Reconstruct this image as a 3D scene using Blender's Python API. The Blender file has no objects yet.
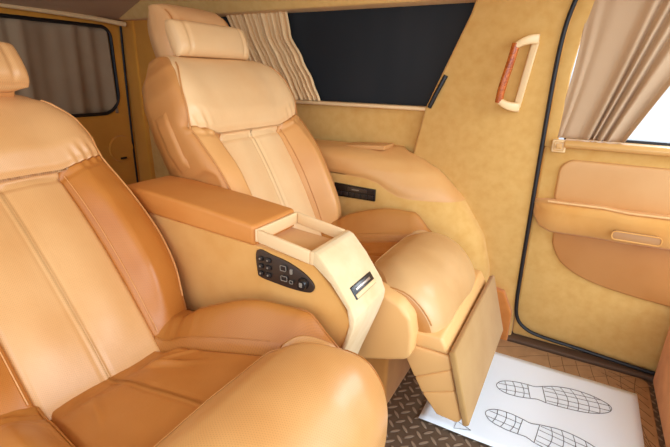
import bpy, bmesh, math, random
from mathutils import Vector, Matrix, noise
random.seed(4)
SC = bpy.context.scene
COL = SC.collection
PI = math.pi

# ------------------------------------------------------------------ camera
cam_d = bpy.data.cameras.new('camera'); cam = bpy.data.objects.new('camera', cam_d); COL.objects.link(cam)
cam_d.sensor_width = 36.0; cam_d.lens = 36.0 * 435.0 / 670.0; cam_d.clip_start = 0.01
yaw, pit, rol = math.radians(29.0), math.radians(18.8), math.radians(1.2)
fh = Vector((-math.sin(yaw), math.cos(yaw), 0)); rt = Vector((math.cos(yaw), math.sin(yaw), 0)); zz = Vector((0, 0, 1))
fw = fh * math.cos(pit) - zz * math.sin(pit); up = zz * math.cos(pit) + fh * math.sin(pit)
cr = rt * math.cos(rol) + up * math.sin(rol); cu = up * math.cos(rol) - rt * math.sin(rol)
M4 = Matrix((cr, cu, -fw)).transposed().to_4x4(); M4.translation = Vector((0, 0, 0.95))
cam.matrix_world = M4
SC.camera = cam

# ------------------------------------------------------------------ world, light, exposure
W = bpy.data.worlds.new('daylight'); SC.world = W; W.use_nodes = True
wn = W.node_tree.nodes; wl = W.node_tree.links; wn.clear()
wo = wn.new('ShaderNodeOutputWorld'); wb = wn.new('ShaderNodeBackground'); tc = wn.new('ShaderNodeTexCoord')
sx = wn.new('ShaderNodeSeparateXYZ'); cr_ = wn.new('ShaderNodeValToRGB')
wl.new(tc.outputs['Generated'], sx.inputs[0]); wl.new(sx.outputs['Z'], cr_.inputs[0])
e = cr_.color_ramp.elements
e[0].position = 0.0; e[0].color = (0.44, 0.48, 0.54, 1); e[1].position = 0.12; e[1].color = (0.87, 0.98, 1.12, 1)
wl.new(cr_.outputs[0], wb.inputs[0]); wb.inputs[1].default_value = 1.7
wl.new(wb.outputs[0], wo.inputs[0])

def area(name, loc, target, sx_, sy_, power, col=(1, 1, 1)):
    l = bpy.data.lights.new(name, 'AREA'); l.shape = 'RECTANGLE'; l.size = sx_; l.size_y = sy_; l.energy = power; l.color = col
    o = bpy.data.objects.new(name, l); COL.objects.link(o); o.location = loc
    o.rotation_euler = (Vector(target) - Vector(loc)).to_track_quat('-Z', 'Y').to_euler()
    return o
area('daylight_open_door', (0.7, -1.3, 1.1), (-0.5, 1.2, 1.0), 1.5, 1.3, 11, (0.88, 0.98, 1.10))
area('daylight_windshield', (2.0, 0.8, 1.5), (-0.6, 1.1, 0.6), 1.5, 0.9, 24, (0.88, 0.98, 1.10))

area('rear_fill_light', (-1.55, -0.35, 1.15), (-1.9, 1.4, 0.9), 0.7, 0.34, 3.5, (0.9, 0.98, 1.06))  # added fill lamp brightening the dim rear of the cabin

area('daylight_door_window', (0.75, 2.6, 1.35), (-0.3, 0.5, 0.45), 0.8, 0.6, 20, (0.95, 0.99, 1.05))

SC.view_settings.view_transform = 'Standard'; SC.view_settings.look = 'None'
SC.view_settings.gamma = 1.0; SC.view_settings.use_curve_mapping = False
SC.view_settings.exposure = 0.44

# ------------------------------------------------------------------ materials
def lin(c):
    return tuple((x / 255 / 12.92 if x / 255 <= 0.04045 else ((x / 255 + 0.055) / 1.055) ** 2.4) for x in c) + (1,)
def base_mat(name, col, rough=0.5, spec=0.5, metal=0.0):
    m = bpy.data.materials.new(name); m.use_nodes = True
    b = m.node_tree.nodes['Principled BSDF']
    b.inputs['Base Color'].default_value = lin(col); b.inputs['Roughness'].default_value = rough
    b.inputs['Specular IOR Level'].default_value = spec; b.inputs['Metallic'].default_value = metal
    return m, m.node_tree.nodes, m.node_tree.links, b
def mix_noise(m, n, l, b, col2, scale, lo=0.35, hi=0.65, detail=4, coord='Object', stretch=(1, 1, 1)):
    t = n.new('ShaderNodeTexCoord'); mp = n.new('ShaderNodeMapping'); mp.inputs['Scale'].default_value = stretch
    nz = n.new('ShaderNodeTexNoise'); nz.inputs['Scale'].default_value = scale; nz.inputs['Detail'].default_value = detail
    r = n.new('ShaderNodeMapRange'); r.inputs[1].default_value = lo; r.inputs[2].default_value = hi
    mx = n.new('ShaderNodeMix'); mx.data_type = 'RGBA'
    mx.inputs[6].default_value = b.inputs['Base Color'].default_value[:]; mx.inputs[7].default_value = lin(col2)
    l.new(t.outputs[coord], mp.inputs[0]); l.new(mp.outputs[0], nz.inputs['Vector']); l.new(nz.outputs['Fac'], r.inputs[0])
    l.new(r.outputs[0], mx.inputs[0]); l.new(mx.outputs[2], b.inputs['Base Color'])
    return mx
def bump(n, l, b, src, dist, strength=0.5, prev=None):
    bp = n.new('ShaderNodeBump'); bp.inputs['Distance'].default_value = dist; bp.inputs['Strength'].default_value = strength
    l.new(src, bp.inputs['Height'])
    if prev: l.new(prev.outputs[0], bp.inputs['Normal'])
    l.new(bp.outputs[0], b.inputs['Normal']); return bp
def noise_node(n, l, scale, detail=4, coord='Object'):
    t = n.new('ShaderNodeTexCoord'); nz = n.new('ShaderNodeTexNoise'); nz.inputs['Scale'].default_value = scale; nz.inputs['Detail'].default_value = detail
    l.new(t.outputs[coord], nz.inputs['Vector']); return nz.outputs['Fac']

def leather(name, c1, c2, rough=0.42, perf=None, spec=0.4):
    m, n, l, b = base_mat(name, c1, rough, spec)
    mx = mix_noise(m, n, l, b, c2, 5.0, 0.38, 0.68)
    g = noise_node(n, l, 420, 3); b1 = bump(n, l, b, g, 0.0006, 0.35)
    g2 = noise_node(n, l, 14, 5); b2 = bump(n, l, b, g2, 0.006, 0.22, b1)
    if perf:
        t = n.new('ShaderNodeTexCoord'); mp = n.new('ShaderNodeMapping'); mp.inputs['Rotation'].default_value[2] = PI / 4
        mp.inputs['Scale'].default_value = (1 / perf, 1 / perf, 1)
        fr = n.new('ShaderNodeVectorMath'); fr.operation = 'FRACTION'
        sb = n.new('ShaderNodeVectorMath'); sb.operation = 'SUBTRACT'; sb.inputs[1].default_value = (0.5, 0.5, 0)
        ln = n.new('ShaderNodeVectorMath'); ln.operation = 'LENGTH'
        r = n.new('ShaderNodeMapRange'); r.inputs[1].default_value = 0.16; r.inputs[2].default_value = 0.30
        r.inputs[3].default_value = 0.82; r.inputs[4].default_value = 1.0
        mu = n.new('ShaderNodeMix'); mu.data_type = 'RGBA'; mu.blend_type = 'MULTIPLY'; mu.inputs[0].default_value = 1.0
        l.new(t.outputs['UV'], mp.inputs[0]); l.new(mp.outputs[0], fr.inputs[0]); l.new(fr.outputs[0], sb.inputs[0]); l.new(sb.outputs[0], ln.inputs[0])
        l.new(ln.outputs['Value'], r.inputs[0]); l.new(mx.outputs[2], mu.inputs[6]); l.new(r.outputs[0], mu.inputs[7])
        l.new(mu.outputs[2], b.inputs['Base Color'])
    return m
def suede(name, c1, c2, scale=9):
    m, n, l, b = base_mat(name, c1, 0.95, 0.1)
    mix_noise(m, n, l, b, c2, scale, 0.35, 0.7, 6)
    b.inputs['Sheen Weight'].default_value = 0.15; b.inputs['Sheen Roughness'].default_value = 0.6
    g = noise_node(n, l, 300, 3); bump(n, l, b, g, 0.001, 0.3)
    return m
def plain(name, c, rough=0.5, spec=0.5, metal=0.0, grain=None):
    m, n, l, b = base_mat(name, c, rough, spec, metal)
    g = noise_node(n, l, grain or 260, 3); bump(n, l, b, g, 0.0005, 0.2)
    return m

MAT = {}
MAT['leather_perf'] = leather('perforated_leather', (222, 168, 108), (214, 156, 94), 0.36, 0.0032, 0.5)
MAT['leather_bol_shaded'] = leather('shaded_bolster_leather', (194, 122, 52), (182, 108, 42), 0.36, 0.0032, 0.4)  # darker copy of the seat leather: shade on the bolsters put into colour
MAT['leather_cbol_shaded'] = leather('shaded_cushion_side_leather', (182, 116, 50), (172, 102, 40), 0.38, 0.0032, 0.35)  # cushion sides: their shade is painted in as a deeper orange
MAT['leather_seat_shaded'] = leather('shaded_perforated_leather', (208, 152, 90), (198, 138, 76), 0.34, 0.0032, 0.5)  # back leather darkened for the cushion, which gets less light
MAT['leather'] = leather('tan_leather', (220, 158, 94), (210, 145, 80), 0.38)
MAT['leather_far'] = leather('pale_tan_leather', (245, 205, 150), (240, 194, 136), 0.38)
MAT['leather_head'] = leather('headrest_leather', (232, 182, 126), (226, 170, 112), 0.4)
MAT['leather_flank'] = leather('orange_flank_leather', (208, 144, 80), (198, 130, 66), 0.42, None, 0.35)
MAT['leather_pale_bol'] = leather('pale_side_leather', (226, 168, 102), (218, 156, 90), 0.38, None, 0.35)
MAT['leather_ledge'] = leather('ledge_leather', (218, 166, 102), (210, 154, 90), 0.42)
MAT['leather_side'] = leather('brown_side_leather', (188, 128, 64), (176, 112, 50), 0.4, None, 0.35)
MAT['leather_brown'] = leather('pale_brown_leather', (212, 168, 112), (200, 152, 96), 0.34, None, 0.5)
MAT['leather_insert_shaded'] = leather('shaded_insert_leather', (188, 120, 56), (174, 104, 42), 0.34)  # smooth insert leather, darkened mostly to carry the shade on it
MAT['leather_pad'] = leather('orange_leather', (214, 142, 70), (206, 130, 58), 0.5)
MAT['piping'] = leather('leather_piping', (232, 174, 116), (220, 160, 100), 0.45)
MAT['vinyl'] = plain('tan_vinyl', (232, 180, 114), 0.42, 0.4)
MAT['suede'] = suede('golden_suede', (217, 172, 100), (209, 160, 86), 30)
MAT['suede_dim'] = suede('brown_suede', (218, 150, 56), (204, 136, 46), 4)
MAT['suede_cream'] = suede('cream_suede', (228, 202, 156), (216, 184, 132), 14)
MAT['suede_console'] = suede('tan_suede', (218, 162, 90), (210, 150, 76), 12)
MAT['board'] = suede('foot_board_suede', (182, 142, 86), (172, 130, 74))
MAT['base_brown'] = suede('brown_base_cloth', (206, 142, 72), (190, 126, 60), 10)
MAT['headliner'] = suede('headliner_cloth', (190, 150, 96), (180, 138, 84), 5)
MAT['roof_bounce_cloth'] = suede('roof_lining_cloth', (228, 204, 168), (220, 194, 156), 5)  # paler than the headliner so the ceiling bounces light onto the walls
MAT['tray_cloth'] = suede('tray_cloth', (236, 194, 126), (226, 180, 108), 12)
MAT['header_cloth'] = suede('header_cloth', (240, 198, 122), (232, 186, 106), 30)
MAT['insert'] = leather('door_insert_leather', (212, 160, 100), (206, 150, 88), 0.5)
MAT['insert_low'] = leather('lower_door_leather', (186, 126, 66), (178, 116, 56), 0.5)
MAT['edge_highlight'] = plain('tan_edge_highlight', (226, 180, 122), 0.6, 0.2)
MAT['plastic'] = plain('beige_plastic', (232, 196, 140), 0.4, 0.5)
MAT['trimtan'] = plain('tan_trim_plastic', (214, 164, 96), 0.35, 0.5)
MAT['cup'] = plain('brown_cup_plastic', (176, 128, 80), 0.45, 0.4)
MAT['rim'] = plain('pale_tan_rim', (236, 200, 148), 0.45, 0.4)
MAT['orange'] = suede('burnt_orange_carpet', (230, 160, 92), (218, 146, 78), 20)
MAT['rubber'] = plain('black_rubber', (24, 22, 24), 0.45, 0.4)
MAT['blackgloss'] = plain('black_gloss_plastic', (28, 25, 24), 0.25, 0.5)
MAT['panelbrown'] = plain('dark_brown_plastic', (58, 44, 34), 0.35, 0.5)
MAT['button'] = plain('button_black', (34, 28, 25), 0.4, 0.5)
MAT['marks'] = plain('pale_marking', (138, 126, 110), 0.5, 0.3)
MAT['chrome'] = plain('brushed_metal', (190, 180, 170), 0.3, 0.5, 0.9)
MAT['curtain'] = suede('beige_curtain_cloth', (214, 184, 148), (206, 174, 138), 6)
MAT['curtain_side'] = suede('pleated_curtain_cloth', (250, 216, 164), (242, 204, 150), 6)
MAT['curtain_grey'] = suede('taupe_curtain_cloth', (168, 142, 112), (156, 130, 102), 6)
MAT['paper'] = plain('white_paper', (240, 249, 255), 0.7, 0.2)
MAT['ink'] = plain('grey_ink', (96, 96, 98), 0.8, 0.1)
MAT['outside'] = plain('glass_tint', (40, 44, 48), 0.12, 0.35)

def translucent(m, amt, col):
    n = m.node_tree.nodes; l = m.node_tree.links; b = n['Principled BSDF']; o = n['Material Output']
    t = n.new('ShaderNodeBsdfTranslucent'); t.inputs[0].default_value = lin(col); x = n.new('ShaderNodeMixShader'); x.inputs[0].default_value = amt
    l.new(b.outputs[0], x.inputs[1]); l.new(t.outputs[0], x.inputs[2]); l.new(x.outputs[0], o.inputs['Surface'])
translucent(MAT['curtain'], 0.30, (206, 180, 148))
def m_glass():
    m, n, l, b = base_mat('tinted_glass', (42, 45, 48), 0.5, 0.10)
    mix_noise(m, n, l, b, (50, 52, 54), 1.6, 0.35, 0.65, 2, stretch=(3, 1, 0.6))
    return m
MAT['glass'] = m_glass()
def m_clear():
    m = bpy.data.materials.new('clear_glass'); m.use_nodes = True; n = m.node_tree.nodes; l = m.node_tree.links; n.clear()
    o = n.new('ShaderNodeOutputMaterial'); t = n.new('ShaderNodeBsdfTransparent'); g = n.new('ShaderNodeBsdfGlossy'); g.inputs['Roughness'].default_value = 0.03
    t.inputs[0].default_value = (0.93, 0.95, 0.96, 1); x = n.new('ShaderNodeMixShader'); x.inputs[0].default_value = 0.06
    l.new(t.outputs[0], x.inputs[1]); l.new(g.outputs[0], x.inputs[2]); l.new(x.outputs[0], o.inputs[0]); return m
MAT['clear'] = m_clear()
def m_wood():
    m, n, l, b = base_mat('burl_wood', (176, 84, 30), 0.18, 0.6)
    t = n.new('ShaderNodeTexCoord'); nz = n.new('ShaderNodeTexNoise'); nz.inputs['Scale'].default_value = 55; nz.inputs['Detail'].default_value = 6; nz.inputs['Distortion'].default_value = 1.8
    r = n.new('ShaderNodeValToRGB'); r.color_ramp.elements[0].position = 0.33; r.color_ramp.elements[0].color = lin((150, 62, 18)); r.color_ramp.elements[1].position = 0.62; r.color_ramp.elements[1].color = lin((206, 108, 36))
    l.new(t.outputs['Object'], nz.inputs['Vector']); l.new(nz.outputs['Fac'], r.inputs[0]); l.new(r.outputs[0], b.inputs['Base Color']); return m
MAT['wood'] = m_wood()

def math_n(n, l, op, a, b_=None):
    x = n.new('ShaderNodeMath'); x.operation = op
    for i, v in enumerate((a, b_)):
        if v is None: continue
        if isinstance(v, (int, float)): x.inputs[i].default_value = v
        else: l.new(v, x.inputs[i])
    return x.outputs[0]
def m_tread():
    m, n, l, b = base_mat('tread_plate', (112, 92, 74), 0.38, 0.5, 0.15)
    t = n.new('ShaderNodeTexCoord'); s = n.new('ShaderNodeSeparateXYZ'); l.new(t.outputs['Object'], s.inputs[0])
    P = 0.042
    def layer(ox, oy, ang):
        u = math_n(n, l, 'ADD', math_n(n, l, 'DIVIDE', s.outputs['X'], P), ox); v = math_n(n, l, 'ADD', math_n(n, l, 'DIVIDE', s.outputs['Y'], P), oy)
        fu = math_n(n, l, 'SUBTRACT', math_n(n, l, 'FRACT', u), 0.5); fv = math_n(n, l, 'SUBTRACT', math_n(n, l, 'FRACT', v), 0.5)
        c, sn = math.cos(ang), math.sin(ang)
        a = math_n(n, l, 'ADD', math_n(n, l, 'MULTIPLY', fu, c), math_n(n, l, 'MULTIPLY', fv, sn))
        d = math_n(n, l, 'SUBTRACT', math_n(n, l, 'MULTIPLY', fv, c), math_n(n, l, 'MULTIPLY', fu, sn))
        q = math_n(n, l, 'ADD', math_n(n, l, 'POWER', math_n(n, l, 'DIVIDE', math_n(n, l, 'ABSOLUTE', a), 0.40), 2.0), math_n(n, l, 'POWER', math_n(n, l, 'DIVIDE', math_n(n, l, 'ABSOLUTE', d), 0.12), 2.0))
        return math_n(n, l, 'MAXIMUM', math_n(n, l, 'SUBTRACT', 1.0, q), 0.0)
    h = math_n(n, l, 'MAXIMUM', layer(10.0, 10.0, PI / 4), layer(10.5, 10.5, -PI / 4))
    hh = math_n(n, l, 'MINIMUM', math_n(n, l, 'MULTIPLY', h, 2.5), 1.0)
    bump(n, l, b, hh, 0.004, 1.0)
    mx = n.new('ShaderNodeMix'); mx.data_type = 'RGBA'; mx.inputs[6].default_value = lin((106, 86, 68)); mx.inputs[7].default_value = lin((166, 142, 118))
    l.new(hh, mx.inputs[0]); l.new(mx.outputs[2], b.inputs['Base Color']); return m
MAT['tread'] = m_tread()
def m_mat():
    m, n, l, b = base_mat('ribbed_rubber_mat', (176, 138, 98), 0.6, 0.35)
    mix_noise(m, n, l, b, (160, 124, 86), 30, 0.3, 0.7)
    g = noise_node(n, l, 200, 3); bump(n, l, b, g, 0.001, 0.4)
    return m
MAT['mat'] = m_mat()

MAT['mat_line'] = plain('mat_groove_rubber', (118, 88, 60), 0.7, 0.2)
MAT['kick'] = suede('kick_panel_carpet', (196, 122, 56), (182, 108, 46), 20)
MAT['sill'] = plain('dark_sill_rubber', (92, 68, 50), 0.6, 0.3)

# ------------------------------------------------------------------ mesh helpers
def link(name, me, mats, parent=None):
    o = bpy.data.objects.new(name, me); COL.objects.link(o)
    for m in (mats if isinstance(mats, (list, tuple)) else [mats]): me.materials.append(m)
    if parent: o.parent = parent
    return o
def from_bm(name, bm, mat, parent=None, smooth=True, sharp=40):
    bmesh.ops.recalc_face_normals(bm, faces=bm.faces[:])
    me = bpy.data.meshes.new(name); bm.to_mesh(me); bm.free()
    if smooth:
        for p in me.polygons: p.use_smooth = True
        me.set_sharp_from_angle(angle=math.radians(sharp))
    return link(name, me, mat, parent)
def thing(name, label, cat, loc=(0, 0, 0), group=None, kind=None):
    o = bpy.data.objects.new(name, None); COL.objects.link(o); o.location = loc; o.empty_display_size = 0.1
    return tag(o, label, cat, group, kind)
def tag(o, label=None, cat=None, group=None, kind=None):
    if label: o['label'] = label
    if cat: o['category'] = cat
    if group: o['group'] = group
    if kind: o['kind'] = kind
    return o
def struct(o): o['kind'] = 'structure'; return o
def bevel(bm, w, seg=3, edges=None):
    es = edges or [e for e in bm.edges if len(e.link_faces) == 2 and e.calc_face_angle(0) > 0.5]
    if w > 0: bmesh.ops.bevel(bm, geom=es, offset=w, segments=seg, profile=0.5, affect='EDGES', clamp_overlap=True)
def box_bm(a, b, w=0.0, seg=3, bm=None):
    bm2 = bmesh.new(); r = bmesh.ops.create_cube(bm2, size=1)
    for v in bm2.verts:
        v.co = Vector([(a[i] + b[i]) / 2 + v.co[i] * (b[i] - a[i]) for i in range(3)])
    bevel(bm2, w, seg)
    if bm is None: return bm2
    me = bpy.data.meshes.new('t'); bm2.to_mesh(me); bm.from_mesh(me); bm2.free(); bpy.data.meshes.remove(me); return bm
def prism_bm(pts, lo, hi, axis='Y', w=0.0, seg=3):
    """extrude a polygon. axis Y: pts are (x,z); axis Z: (x,y); axis X: (y,z)"""
    bm = bmesh.new()
    f = {'Y': lambda p, t: (p[0], t, p[1]), 'Z': lambda p, t: (p[0], p[1], t), 'X': lambda p, t: (t, p[0], p[1])}[axis]
    A = [bm.verts.new(f(p, lo)) for p in pts]; B = [bm.verts.new(f(p, hi)) for p in pts]
    bm.faces.new(A); bm.faces.new(B[::-1])
    for i in range(len(pts)):
        j = (i + 1) % len(pts); bm.faces.new((A[j], A[i], B[i], B[j]))
    bmesh.ops.recalc_face_normals(bm, faces=bm.faces[:])
    if w > 0:
        es = [e for e in bm.edges if e.calc_face_angle(0) > 0.35]
        bevel(bm, w, seg, es)
    return bm
def tube_bm(pts, r, n=8, bm=None, closed=False, flat=None):
    bm = bm or bmesh.new(); pts = [Vector(p) for p in pts]; N = len(pts); rings = []
    prev = None
    for i, p in enumerate(pts):
        if closed: t = pts[(i + 1) % N] - pts[i - 1]
        else: t = pts[min(i + 1, N - 1)] - pts[max(i - 1, 0)]
        t.normalize()
        a = prev - t * prev.dot(t) if prev is not None else (Vector((0, 0, 1)).cross(t) if abs(t.z) < 0.9 else Vector((1, 0, 0)).cross(t))
        a.normalize(); prev = a; b = t.cross(a)
        rr = r[i] if isinstance(r, (list, tuple)) else r
        rings.append([bm.verts.new(p + a * rr * math.cos(2 * PI * k / n) + b * rr * math.sin(2 * PI * k / n)) for k in range(n)])
    for i in range(N if closed else N - 1):
        A, B = rings[i], rings[(i + 1) % N]
        for k in range(n): bm.faces.new((A[k], A[(k + 1) % n], B[(k + 1) % n], B[k]))
    if not closed: bm.faces.new(rings[0][::-1]); bm.faces.new(rings[-1])
    return bm
def smooth_path(pts, k=8, closed=False):
    P = [Vector(p) for p in pts]; N = len(P); out = []
    for i in range(N if closed else N - 1):
        p1, p2 = P[i], P[(i + 1) % N]
        p0 = P[i - 1] if (closed or i) else p1 * 2 - p2; p3 = P[(i + 2) % N] if (closed or i + 2 < N) else p2 * 2 - p1
        for j in range(k):
            t = j / k
            out.append(0.5 * ((2 * p1) + (p2 - p0) * t + (2 * p0 - 5 * p1 + 4 * p2 - p3) * t * t + (3 * p1 - p0 - 3 * p2 + p3) * t ** 3))
    if not closed: out.append(P[-1])
    return out
def rrect(x0, y0, x1, y1, r, k=6):
    rs = r if isinstance(r, (list, tuple)) else [r] * 4; out = []
    for (cx, cy, a, q) in ((x1, y1, 0, rs[0]), (x0, y1, 1, rs[1]), (x0, y0, 2, rs[2]), (x1, y0, 3, rs[3])):
        sx_ = 1 if a in (0, 3) else -1; sy_ = 1 if a in (0, 1) else -1
        for i in range(k + 1):
            th = (a + i / k) * PI / 2; out.append((cx - sx_ * q + q * math.cos(th), cy - sy_ * q + q * math.sin(th)))
    return out
def sstep(a, b, x):
    t = max(0.0, min(1.0, (x - a) / (b - a))); return t * t * (3 - 2 * t)
def gau(d, w): return math.exp(-(d / w) ** 2)
def lerp_tab(tab, x):
    if x <= tab[0][0]: return tab[0][1]
    for (a, va), (b, vb) in zip(tab, tab[1:]):
        if x <= b:
            t = (x - a) / (b - a); t = t * t * (3 - 2 * t) * 0.5 + t * 0.5
            return va + (vb - va) * t
    return tab[-1][1]

# ---- upholstered body: a lofted closed pillow, cut into panels along its seams
class Pillow:
    def __init__(s, path, length, width, top, nb=0.0, tb=0.08, q=5.0, cap0=0.03, cap1=0.06, qc=3.0, nv=110, nt=96, qb=None):
        s.path, s.L, s.w, s.top, s.nb, s.tb, s.q, s.cap0, s.cap1, s.qc, s.nv, s.nt, s.qb = path, length, width, top, nb, tb, q, cap0, cap1, qc, nv, nt, qb or q
    def cap(s, v):
        if v < s.cap0: t = 1 - v / s.cap0
        elif v > s.L - s.cap1: t = (v - s.L + s.cap1) / s.cap1
        else: return 1.0
        return max(0.0, 1 - t ** s.qc) ** (1 / s.qc)
    def point(s, t, v, front=True):
        W_ = s.w(v); y = W_ * t; q = s.q if front else s.qb; E = max(0.0, 1 - abs(t) ** q) ** (1 / q); c = s.cap(v)
        (u, z), (nu, nz) = s.path(v)
        nb = s.nb(v) if callable(s.nb) else s.nb
        n = nb + (s.top(y, v) - nb) * E * c if front else nb - (s.tb(v) if callable(s.tb) else s.tb) * E * c
        return Vector((u + n * nu, y, z + n * nz))
    def at(s, y, v, lift=0.0):
        p = s.point(max(-0.999, min(0.999, y / s.w(v))), v); (u, z), (nu, nz) = s.path(v)
        return p + Vector((nu, 0, nz)) * lift
    def build(s, region, mats, parent, names, root_name, warp=None, tcuts=(), vcuts=()):
        """region(y, v, front) -> key; names[key] = (object name, material); key 'shell' becomes the part itself, the rest its children"""
        bm = bmesh.new(); uvl = bm.loops.layers.uv.new('UVMap')
        ts = []
        for i in range(s.nt + 1):
            x = -1 + 2 * i / s.nt; ts.append(math.copysign(1 - (1 - abs(x)) ** 1.25, x) if abs(x) < 1 else x)
        nbk = max(10, s.nt // 6); tb = [1 - 2 * i / nbk for i in range(1, nbk)]
        # cosine spacing near the caps
        vs = []
        for j in range(s.nv + 1): vs.append(s.L * j / s.nv)
        extra = [s.cap0 * f for f in (0.03, 0.12)] + [s.L - s.cap1 * f for f in (0.3, 0.18, 0.1, 0.05, 0.02, 0.006)]
        vs = sorted(set(vs + extra))
        for c in vcuts: vs[min(range(len(vs)), key=lambda i: abs(vs[i] - c))] = c
        for c in tcuts: ts[min(range(len(ts)), key=lambda i: abs(ts[i] - c))] = c
        wf = warp or (lambda t, v: (t, v))
        grid = []; info = []
        for v in vs:
            row = []; inf = []
            for t in ts:
                t2, v2 = wf(t, v); row.append(bm.verts.new(s.point(t2, v2))); inf.append((s.w(v2) * t2, v2, t))
            for t in tb:
                t2, v2 = wf(t, v); row.append(bm.verts.new(s.point(t2, v2, False))); inf.append((s.w(v2) * t2, v2, t))
            grid.append(row); info.append(inf)
        N = len(grid[0]); keys = []
        for j in range(len(vs) - 1):
            for i in range(N):
                k = (i + 1) % N
                f = bm.faces.new((grid[j][i], grid[j][k], grid[j + 1][k], grid[j + 1][i])); f.smooth = True
                front = i < len(ts) - 1
                kk = region((info[j][i][2] + info[j][k][2]) / 2, (vs[j] + vs[j + 1]) / 2, front)
                if kk not in keys: keys.append(kk)
                f.material_index = keys.index(kk)
                for lp, (jj, ii) in zip(f.loops, ((j, i), (j, k), (j + 1, k), (j + 1, i))):
                    lp[uvl].uv = (info[jj][ii][0], info[jj][ii][1])
        bm.faces.new(grid[0]); bm.faces.new(grid[-1][::-1])
        bmesh.ops.recalc_face_normals(bm, faces=bm.faces[:])
        bm.normal_update()
        made = {}
        order = ['shell'] + [k for k in keys if k != 'shell']
        for kk in order:
            if kk not in keys: continue
            b2 = bm.copy(); ix = keys.index(kk)
            bmesh.ops.delete(b2, geom=[f for f in b2.faces if f.material_index != ix], context='FACES')
            for f in b2.faces: f.material_index = 0
            # roll the cut edge inward so each panel is a pad with a turned-in rim
            be = [e for e in b2.edges if e.is_boundary]
            if be and kk != 'shell':
                r = bmesh.ops.extrude_edge_only(b2, edges=be); 
                for v in [g for g in r['geom'] if isinstance(g, bmesh.types.BMVert)]:
                    v.co -= v.normal * 0.006 if v.normal.length > 0 else Vector()
            nm, mt = names[kk]
            me = bpy.data.meshes.new(nm); b2.to_mesh(me); b2.free()
            for p in me.polygons: p.use_smooth = True
            made[kk] = link(nm, me, mt, parent if kk == 'shell' else made['shell'])
        bm.free(); return made
    def piping(s, yv, r, mat, parent, name='piping', lift=0.0015, dense=4):
        pts = smooth_path([(y, v, 0) for y, v in yv], dense)
        return from_bm(name, tube_bm([s.at(p[0], p[1], lift) for p in pts], r, 6), mat, parent)

# ================================================================== STRUCTURE
# floor: tread plate
o = struct(from_bm('floor', box_bm((-2.3, -0.25, -0.05), (0.75, 1.72, 0.0)), MAT['tread'], smooth=False))
# headliner
o = struct(from_bm('ceiling', box_bm((-2.3, -0.10, 1.31), (0.45, 1.72, 1.36)), MAT['roof_bounce_cloth'], smooth=False))
hd = struct(from_bm('trim_1', prism_bm([(1.575, 1.195), (1.72, 1.195), (1.72, 1.34), (1.49, 1.34), (1.49, 1.315)], -2.15, 0.45, 'X', 0.008), MAT['header_cloth']))
rh = struct(from_bm('trim_2', prism_bm([(-1.75, 1.34), (-1.75, 1.31), (-2.17, 1.195), (-2.26, 1.195), (-2.26, 1.34)], -0.10, 1.72, 'Y', 0.006), MAT['headliner']))
rl = struct(from_bm('trim_3', tube_bm(smooth_path([(-2.165, 0.6, 1.205), (-2.16, 1.1, 1.197), (-2.155, 1.4, 1.19), (-2.13, 1.59, 1.175)], 8), 0.011, 8), MAT['rim']))
# far side wall: quarter trim beside the door, and the lower panel under the window
qp = [(-0.104, -0.0), (-0.104, 0.97), (-0.098, 1.08), (-0.085, 1.16), (-0.062, 1.24), (-0.05, 1.30), (-0.33, 1.30), (-0.372, 1.215), (-0.382, 1.185), (-0.39, 1.155), (-0.52, 0.843), (-0.55, 0.69), (-0.60, 0.45), (-0.60, 0.0)]
wf = struct(from_bm('wall_far', prism_bm(qp, 1.60, 1.70, 'Y', 0.010, 3), MAT['suede']))
wp = struct(from_bm('wall_far_panel', prism_bm([(-2.25, 0.0), (-0.50, 0.0), (-0.50, 0.838), (-2.25, 0.838)], 1.635, 1.70, 'Y', 0.006), MAT['suede']))
wp.name = 'wall_far_lower'
wr = struct(from_bm('wall_far_rear', box_bm((-2.25, 1.62, 0.838), (-1.62, 1.70, 1.25)), MAT['suede_dim'], smooth=False))
nw = bmesh.new()
for a_, b_ in (((-2.25, -0.14, 0.0), (-1.15, -0.08, 0.84)), ((-2.25, -0.14, 1.20), (-1.15, -0.08, 1.34)), ((-2.25, -0.14, 0.84), (-2.10, -0.08, 1.20)), ((-1.25, -0.14, 0.84), (-1.15, -0.08, 1.20))): box_bm(a_, b_, 0, 1, nw)
wn_ = struct(from_bm('wall_near', nw, MAT['suede_dim'], smooth=False))
struct(from_bm('added_side_window', box_bm((-2.12, -0.125, 0.83), (-1.23, -0.12, 1.21)), MAT['clear'], smooth=False))  # unseen window and wall opening, added to let light into the rear
# rear wall with its door lining
rw = bmesh.new()
box_bm((-2.30, -0.14, 0.0), (-2.20, 1.72, 0.72), 0, 1, rw); box_bm((-2.30, 1.56, 0.72), (-2.20, 1.72, 1.36), 0, 1, rw)
box_bm((-2.30, -0.14, 1.165), (-2.20, 1.56, 1.36), 0, 1, rw); box_bm((-2.30, -0.14, 0.72), (-2.20, 0.45, 1.165), 0, 1, rw)
struct(from_bm('wall_rear', rw, MAT['suede_dim'], smooth=False))
struct(from_bm('trim_4', tube_bm(smooth_path([(-2.19, 1.605, 1.17), (-2.195, 1.60, 0.9), (-2.20, 1.595, 0.44), (-2.20, 1.595, 0.05)], 6), 0.006, 6), MAT['rubber']))
struct(from_bm('trim_5', prism_bm([(-2.20, 0.0), (-2.08, 0.0), (-2.10, 0.7), (-2.10, 1.2), (-2.20, 1.2)], 1.61, 1.70, 'Y', 0.01), MAT['suede_dim']))
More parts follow.
